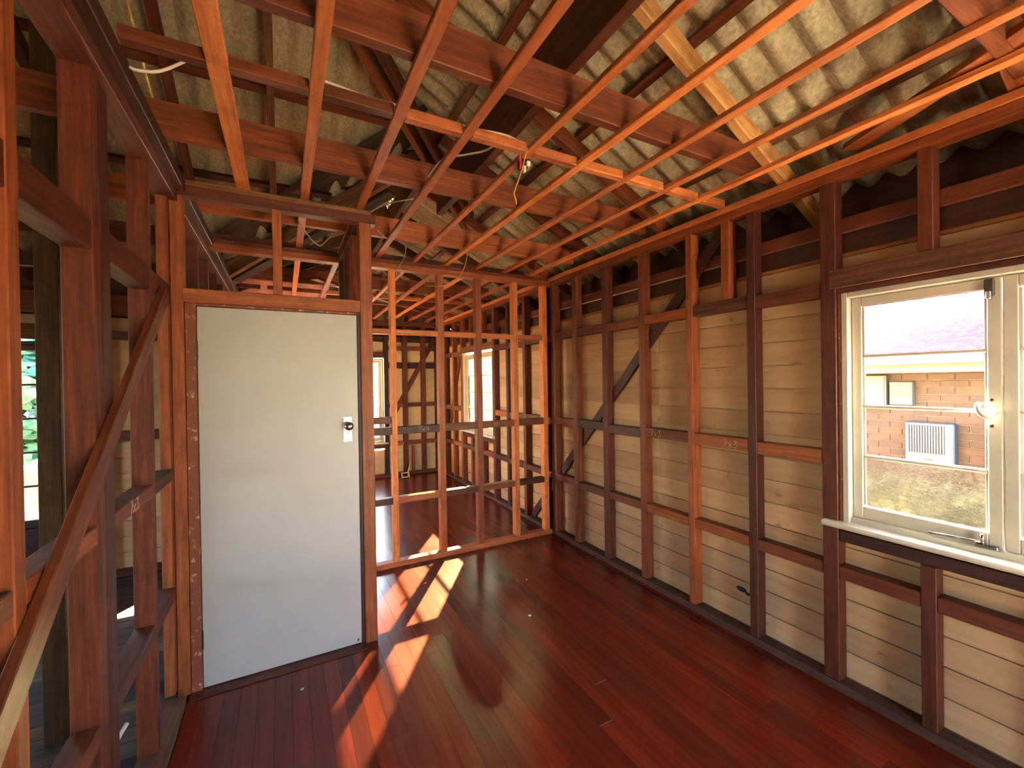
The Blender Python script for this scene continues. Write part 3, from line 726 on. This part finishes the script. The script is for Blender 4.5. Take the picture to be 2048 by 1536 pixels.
# ------------------------------------------------------------------ cables and small things
t = tube('power_cable', None, [(-0.019, 1.80, 2.765), (0.072, 1.80, 2.785), (0.163, 1.80, 2.800), (0.262, 1.80, 2.790), (0.338, 1.80, 2.787), (0.412, 1.80, 2.789), (0.488, 1.80, 2.784), (0.625, 1.80, 2.772), (0.722, 1.80, 2.784), (0.808, 1.80, 2.785), (0.916, 1.80, 2.795), (0.985, 1.795, 2.790), (1.046, 1.79, 2.765), (1.05, 1.78, 2.757)], 0.0055, M_CABLE, 8)
tag(t, 'white power cable lying along the ceiling noggings to the light point', 'cable')
t = tube('power_cable', None, [(-0.425, 1.80, 2.66), (-0.409, 1.80, 2.655), (-0.362, 1.80, 2.665), (-0.325, 1.80, 2.688), (-0.271, 1.79, 2.728), (-0.24, 1.79, 2.757)], 0.005, M_CABLE, 8)
tag(t, 'short sagging length of white cable by the top of the left wall', 'cable')
t = tube('twine', None, [(1.36, 3.29, 2.892), (1.363, 3.285, 2.86), (1.364, 3.28, 2.75), (1.352, 3.30, 2.62), (1.32, 3.34, 2.52), (1.27, 3.40, 2.47), (1.20, 3.5, 2.45), (1.10, 3.60, 2.46)], 0.003, M_YEL)
tag(t, 'long curved yellow twine hanging from the tie beam nearest the partition', 'string')
t = tube('wire', None, [(1.012, 1.70, 2.705), (1.005, 1.70, 2.68), (0.985, 1.70, 2.61), (0.968, 1.70, 2.56), (0.945, 1.70, 2.50), (0.937, 1.70, 2.475), (0.947, 1.70, 2.449), (0.948, 1.70, 2.43)], 0.0028, M_YEL)
tag(t, 'thin tan wire dangling below the ceiling light point', 'wire')
lt = empty('light_connector', 'black and white terminal block with red wires at the ceiling light point', 'connector', None, None, (1.06, 1.82, 2.70))
tube('red_wire', lt, [(1.015, 1.76, 2.755), (1.022, 1.79, 2.72), (1.03, 1.80, 2.69), (1.028, 1.80, 2.655)], 0.006, M_REDW)
box('terminal_block', lt, (1.035, 1.075), (1.80, 1.84), (2.665, 2.715), M_BLACK, 0.004)
box('connector_sleeve', lt, (1.062, 1.084), (1.79, 1.815), (2.675, 2.70), M_CABLE, 0.004); box('connector_sleeve', lt, (1.044, 1.058), (1.79, 1.81), (2.64, 2.672), M_CABLE, 0.004)
t = tube('wire', None, [(0.72, 2.45, 2.755), (0.80, 2.30, 2.87), (0.92, 2.24, 2.905), (1.03, 2.24, 2.95), (1.10, 2.25, 3.0)], 0.006, M_GCABLE)
tag(t, 'grey cable sagging over the second tie beam towards the ridge plank', 'cable')
t = tube('wire', None, [(0.50, 2.80, 2.71), (0.58, 2.85, 2.78), (0.70, 2.92, 2.86), (0.84, 2.95, 2.92), (0.95, 3.0, 3.02)], 0.005, M_GCABLE)
tag(t, 'grey cable rising from the top of the door wall into the roof', 'cable')
t = tube('wire', None, [(0.62, 3.2, 2.74), (0.70, 3.28, 2.72), (0.82, 3.35, 2.735), (0.88, 3.42, 2.72), (0.89, 3.5, 2.66), (0.87, 3.6, 2.60), (0.862, 3.68, 2.55)], 0.004, M_GCABLE)
tag(t, 'grey wire looping down above the first partition bay', 'wire')
t = tube('wire', None, [(0.625, 3.862, 2.70), (0.62, 3.87, 2.63), (0.61, 3.90, 2.56), (0.605, 3.96, 2.50), (0.615, 3.96, 2.44)], 0.006, M_GCABLE)
tag(t, 'pale wire end hanging in the far room beside the door post', 'wire')
t = tube('wire', None, [(0.09, 2.90, 2.62), (0.16, 2.95, 2.54), (0.21, 2.98, 2.51), (0.24, 2.99, 2.53), (0.30, 3.02, 2.61)], 0.004, M_GCABLE)
tag(t, 'limp wire sagging in a V above the white door', 'wire')
t = tube('power_cable', None, [(-0.66, 2.05, 0.02), (-0.635, 2.02, 0.12), (-0.60, 2.03, 0.22), (-0.575, 2.1, 0.29), (-0.56, 2.17, 0.31)], 0.008, M_CABLE)
tag(t, 'white cable end rising from the floor behind the left studs', 'cable')
t = tube('power_cable', None, [(-0.76, 1.98, 0.012), (-0.70, 1.94, 0.03), (-0.64, 1.93, 0.075), (-0.585, 1.94, 0.10)], 0.008, M_CABLE)
tag(t, 'short white cable stub low down behind the left studs', 'cable')
ou = empty('power_outlet', 'white power outlet plate lying loose on the far room floor', 'power outlet', None, None, (1.80, 7.25, 0))
mo = Matrix.Translation((1.80, 7.25, 0.055)) @ Matrix.Rotation(math.radians(52), 4, 'X')
for X_, Z_ in (((-0.07, 0.07), (0.03, 0.05)), ((-0.07, 0.07), (-0.05, -0.03)), ((-0.07, -0.042), (-0.03, 0.03)), ((0.042, 0.07), (-0.03, 0.03))):
    o_ = link('plate_rim', boxmesh(X_[1]-X_[0], Z_[1]-Z_[0], 0.012, M_CABLE), ou, None, mo @ Matrix.Translation(((X_[0]+X_[1])/2, (Z_[0]+Z_[1])/2, 0)))
link('socket_face', boxmesh(0.084, 0.06, 0.008, M_BLACK), ou, None, mo @ Matrix.Translation((0, 0, -0.002)))
tube('lead', ou, [(1.85, 7.28, 0.09), (1.89, 7.34, 0.14), (1.93, 7.42, 0.21), (1.95, 7.47, 0.24)], 0.012, M_CABLE)
for i, (px, py, s, lb) in enumerate(((0.98, 3.36, 0.010, 'tiny pale paint chip on the floor below the partition'), (1.47, 2.53, 0.012, 'white plaster crumb on the floor near the right wall studs'), (1.72, 3.0, 0.009, 'small pale speck of debris in the middle of the dark floor'), (0.06, 2.52, 0.010, 'pale crumb of plaster on the floor in front of the white door'))):
    bm = bmesh.new(); bmesh.ops.create_icosphere(bm, subdivisions=1, radius=s)
    for v_ in bm.verts: v_.co = Vector((v_.co.x*random.uniform(.7, 1.3), v_.co.y*random.uniform(.7, 1.3), v_.co.z*0.4))
    tag(meshobj('debris_crumb', None, bm, M_CABLE, False, Matrix.Translation((px, py, s*0.35))), lb, 'debris')

# ------------------------------------------------------------------ outside
M_GRASS = plain('grass_ground', (62, 63, 56), 0.95, 0, 0.2, 3)
M_CONC = plain('concrete', (180, 172, 158), 0.9, 0, 0.08, 4)
M_BRICK = None
def brickmat():
    m, n, b, o = newmat('brown_brick'); mp, oi = coords(n, (1, 1, 1)); t_ = noise(n, mp.outputs[0], 14)
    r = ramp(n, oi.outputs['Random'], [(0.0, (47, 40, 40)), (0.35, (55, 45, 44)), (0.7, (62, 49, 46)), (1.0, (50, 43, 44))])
    r2 = ramp(n, t_.outputs['Fac'], [(0.3, (215, 215, 215)), (0.7, (255, 255, 255))])
    n.links.new(mix(n, r.outputs[0], r2.outputs[0], 1.0, 'MULTIPLY'), b.inputs['Base Color']); b.inputs['Roughness'].default_value = 0.85; return m
M_BRICK = brickmat()
M_MORTAR = plain('mortar', (76, 73, 72), 0.95)
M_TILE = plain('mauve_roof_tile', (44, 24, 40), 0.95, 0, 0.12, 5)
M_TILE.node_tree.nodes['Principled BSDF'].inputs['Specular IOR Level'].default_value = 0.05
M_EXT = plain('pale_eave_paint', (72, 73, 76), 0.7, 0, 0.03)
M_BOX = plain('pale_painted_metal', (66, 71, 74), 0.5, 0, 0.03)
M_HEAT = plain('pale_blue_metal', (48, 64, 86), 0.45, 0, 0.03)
M_LEAF = plain('leaf_green', (104, 160, 110), 0.6, 0, 0.3, 3)
M_BARK = plain('bark', (110, 86, 64), 0.9)
gd = box('ground', None, (-60, 60), (-60, 60), (-1.0, -0.9), M_GRASS, 0); tag(gd, 'grassy ground around the house', 'ground', 'structure')
pv = box('bounce_slab', None, (-9, 4.5), (-16, -2.45), (-0.9, -0.75), M_CONC, 0); tag(pv, 'pale slab added behind the house to bounce light inside', 'bounce slab', 'structure')  # unseen pale slab added to reflect skylight in from the back
nb = empty('neighbour_house', 'brown brick house next door with mauve tiled roof, seen through the nearest window', 'house', None, None, (6.8, 2, -0.9))
NX = 6.8
box('wall', nb, (NX+0.012, NX+0.2), (-5, 6.0), (-0.9, 1.66), M_MORTAR, 0)
bh, bl, mo_ = 0.076, 0.228, 0.010
zz = 1.655-0.086; r = 0
rest = bmesh.new()
while zz > -0.9:
    yy = -5 + (0.12 if r % 2 else 0)
    while yy < 5.9:
        if 0.85 < yy < 3.1 and zz > 0.1:
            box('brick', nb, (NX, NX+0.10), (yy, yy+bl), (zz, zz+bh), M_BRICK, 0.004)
        else:
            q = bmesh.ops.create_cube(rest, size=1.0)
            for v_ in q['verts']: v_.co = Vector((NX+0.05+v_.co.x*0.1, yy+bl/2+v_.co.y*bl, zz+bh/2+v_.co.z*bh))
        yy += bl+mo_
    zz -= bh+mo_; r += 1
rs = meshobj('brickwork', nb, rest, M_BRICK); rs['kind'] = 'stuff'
box('fascia', nb, (NX-0.42, NX-0.39), (-5.4, 6.3), (1.70, 1.86), M_EXT); box('soffit', nb, (NX-0.40, NX+0.02), (-5.4, 6.3), (1.655, 1.67), M_EXT, 0)
prism('gutter', nb, (NX-0.49, 6.3, 1.80), (NX-0.49, -5.4, 1.80), [(-0.055, 0.05), (-0.05, -0.05), (0.06, -0.05), (0.06, 0.05), (0.05, 0.05), (0.05, -0.04), (-0.04, -0.04), (-0.045, 0.05)], M_BOX)
trow = 0; xx = NX-0.50; zc = 1.88
while xx < NX+2.7:
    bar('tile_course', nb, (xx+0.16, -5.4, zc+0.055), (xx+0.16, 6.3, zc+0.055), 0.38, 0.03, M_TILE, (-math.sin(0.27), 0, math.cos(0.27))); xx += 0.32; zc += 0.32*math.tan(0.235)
mb = empty('meter_box', 'pale grey metal box on the brick wall, left of the small vent', 'meter box', None, None, (NX, 2.66, 1.28))
box('case', mb, (NX-0.10, NX-0.001), (2.50, 2.75), (1.23, 1.63), M_BOX, 0.01); box('lid', mb, (NX-0.115, NX-0.10), (2.515, 2.735), (1.25, 1.61), M_BOX, 0.004)
vb = empty('wall_vent', 'small pale slatted vent box on the brick wall under the eave', 'vent', None, None, (NX, 2.37, 1.27))
box('case', vb, (NX-0.09, NX-0.001), (2.25, 2.47), (1.26, 1.545), M_BOX, 0.008)
for k in range(6): box('slat', vb, (NX-0.105, NX-0.09), (2.265, 2.455), (1.36+k*0.028, 1.376+k*0.028), M_BOX, 0.002)
hb = empty('heater_vent', 'light blue metal panel with vertical louvres low on the brick wall', 'vent', None, None, (NX, 2.09, 0.52))
box('case', hb, (NX-0.12, NX-0.001), (1.875, 2.31), (0.55, 1.06), M_HEAT, 0.012)
for k in range(14): box('louvre', hb, (NX-0.14, NX-0.12), (1.955+k*0.024, 1.966+k*0.024), (0.70, 1.03), M_HEAT, 0.002)
box('badge', hb, (NX-0.125, NX-0.12), (2.06, 2.14), (0.62, 0.635), M_BAR, 0.001)
ub = empty('utility_box', 'large grey painted box on the brick wall, seen through the right casement', 'box', None, None, (NX, 1.3, 0.3))
box('case', ub, (NX-0.25, NX-0.001), (0.95, 1.56), (0.30, 1.10), M_BOX, 0.01); box('lid', ub, (NX-0.26, NX-0.25), (0.97, 1.54), (0.32, 1.0), M_BOX, 0.004)
# low plants by the neighbour wall
def leafball(name, parent, c, rad, n, size, mat, sq=(1, 1, 1)):
    bm = bmesh.new()
    for i in range(n):
        v_ = Vector((random.gauss(0, 1), random.gauss(0, 1), random.gauss(0, 1))).normalized()*rad*random.uniform(0.55, 1.0)
        p = Vector(c)+Vector((v_.x*sq[0], v_.y*sq[1], v_.z*sq[2])); a = Vector((random.gauss(0, 1), random.gauss(0, 1), random.gauss(0, 0.6))).normalized()
        b = a.cross(Vector((random.gauss(0, 1), random.gauss(0, 1), random.gauss(0, 1)))).normalized(); n_ = a.cross(b); s = size*random.uniform(0.6, 1.3)
        q = [bm.verts.new(p+k) for k in (-a*s, -a*s*0.3+b*s*0.55+n_*s*0.1, a*s*0.5+b*s*0.45+n_*s*0.1, a*s*1.1, a*s*0.5-b*s*0.45+n_*s*0.1, -a*s*0.3-b*s*0.55+n_*s*0.1)]
        bm.faces.new(q)
    o_ = meshobj(name, parent, bm, mat); o_['kind'] = 'stuff'; return o_
def shrub(label, c, rad, n, size, sq, mat):
    s = empty('shrub', label, 'shrub', None, None, (c[0], c[1], -0.9))
    leafball('foliage', s, c, rad, n, size, mat, sq)
    tube('stem', s, [(c[0], c[1], -0.9), (c[0]+0.03, c[1], -0.4), (c[0], c[1], c[2]+0.1)], 0.03, M_BARK)
M_LEAF2 = plain('leaf_teal', (96, 160, 146), 0.6, 0, 0.3, 3); M_LEAF3 = plain('leaf_yellow_green', (84, 90, 74), 0.7, 0, 0.25, 3)
shrub('low yellow green plants at the foot of the brick wall', (6.15, 2.2, -0.05), 0.55, 2200, 0.05, (0.6, 3.0, 1.0), M_LEAF3)
shrub('tall round leaved teal shrub behind the glazed rear door', (-2.7, 9.2, 1.2), 1.3, 4200, 0.14, (1.5, 0.8, 1.5), M_LEAF2)
shrub('bright green bush lower down beyond the glazed rear door', (-2.3, 7.35, 0.35), 0.5, 900, 0.06, (1.3, 0.6, 1.0), M_LEAF)
pt = empty('patio_roof', 'pinkish patio roof with a white edge beam, above the garden shrub', 'patio roof', None, None, (-3, 6.8, -0.9))
bar('roof_panel', pt, (-5.5, 6.2, 2.75), (0.5, 6.2, 2.75), 2.0, 0.04, plain('pink_panel', (190, 130, 116), 0.8), (0, 0.1, 1))
bar('edge_beam', pt, (-5.5, 7.2, 2.62), (0.5, 7.2, 2.62), 0.05, 0.10, M_WHITE)
for x in (-5.3, 0.3): box('post', pt, (x, x+0.08), (7.16, 7.24), (-0.9, 2.57), M_WHITE)
tb = empty('covered_pile', 'pale canvas sheet draped over a heap beyond the glazed rear door', 'covered pile', None, None, (-2.3, 6.4, -0.9))
bm = bmesh.new(); bmesh.ops.create_grid(bm, x_segments=18, y_segments=12, size=1.0)
for v_ in bm.verts:
    X_, Y_ = v_.co.x, v_.co.y; h_ = 1.75*max(0, 1-0.35*X_*X_-0.9*Y_**4)*(1 if abs(X_) < 0.97 and abs(Y_) < 0.97 else 0.35)
    v_.co = Vector((-2.3+X_*1.1, 6.4+Y_*0.5, -0.9+h_+0.06*math.sin(7*X_+3*Y_)))
ex = bmesh.ops.extrude_face_region(bm, geom=bm.faces[:])
for v_ in ex['geom']:
    if isinstance(v_, bmesh.types.BMVert): v_.co.z -= 0.01
bmesh.ops.recalc_face_normals(bm, faces=bm.faces); meshobj('canvas', tb, bm, plain('canvas', (150, 148, 142), 0.9, 0, 0.06), True)

sh = empty('sun_blocker', 'made-up tall pale shed standing in the back garden behind the house', 'blocker', None, None, (-1.8, 13, -0.9))  # unseen block added to shade the garden from the low sun
box('wall', sh, (-4.5, 0.9), (12.0, 14.0), (-0.9, 3.6), M_EXT, 0.01)
bar('roof_panel', sh, (-4.7, 13.0, 3.85), (1.1, 13.0, 3.85), 2.4, 0.05, M_BOX, (0, 0.12, 1))
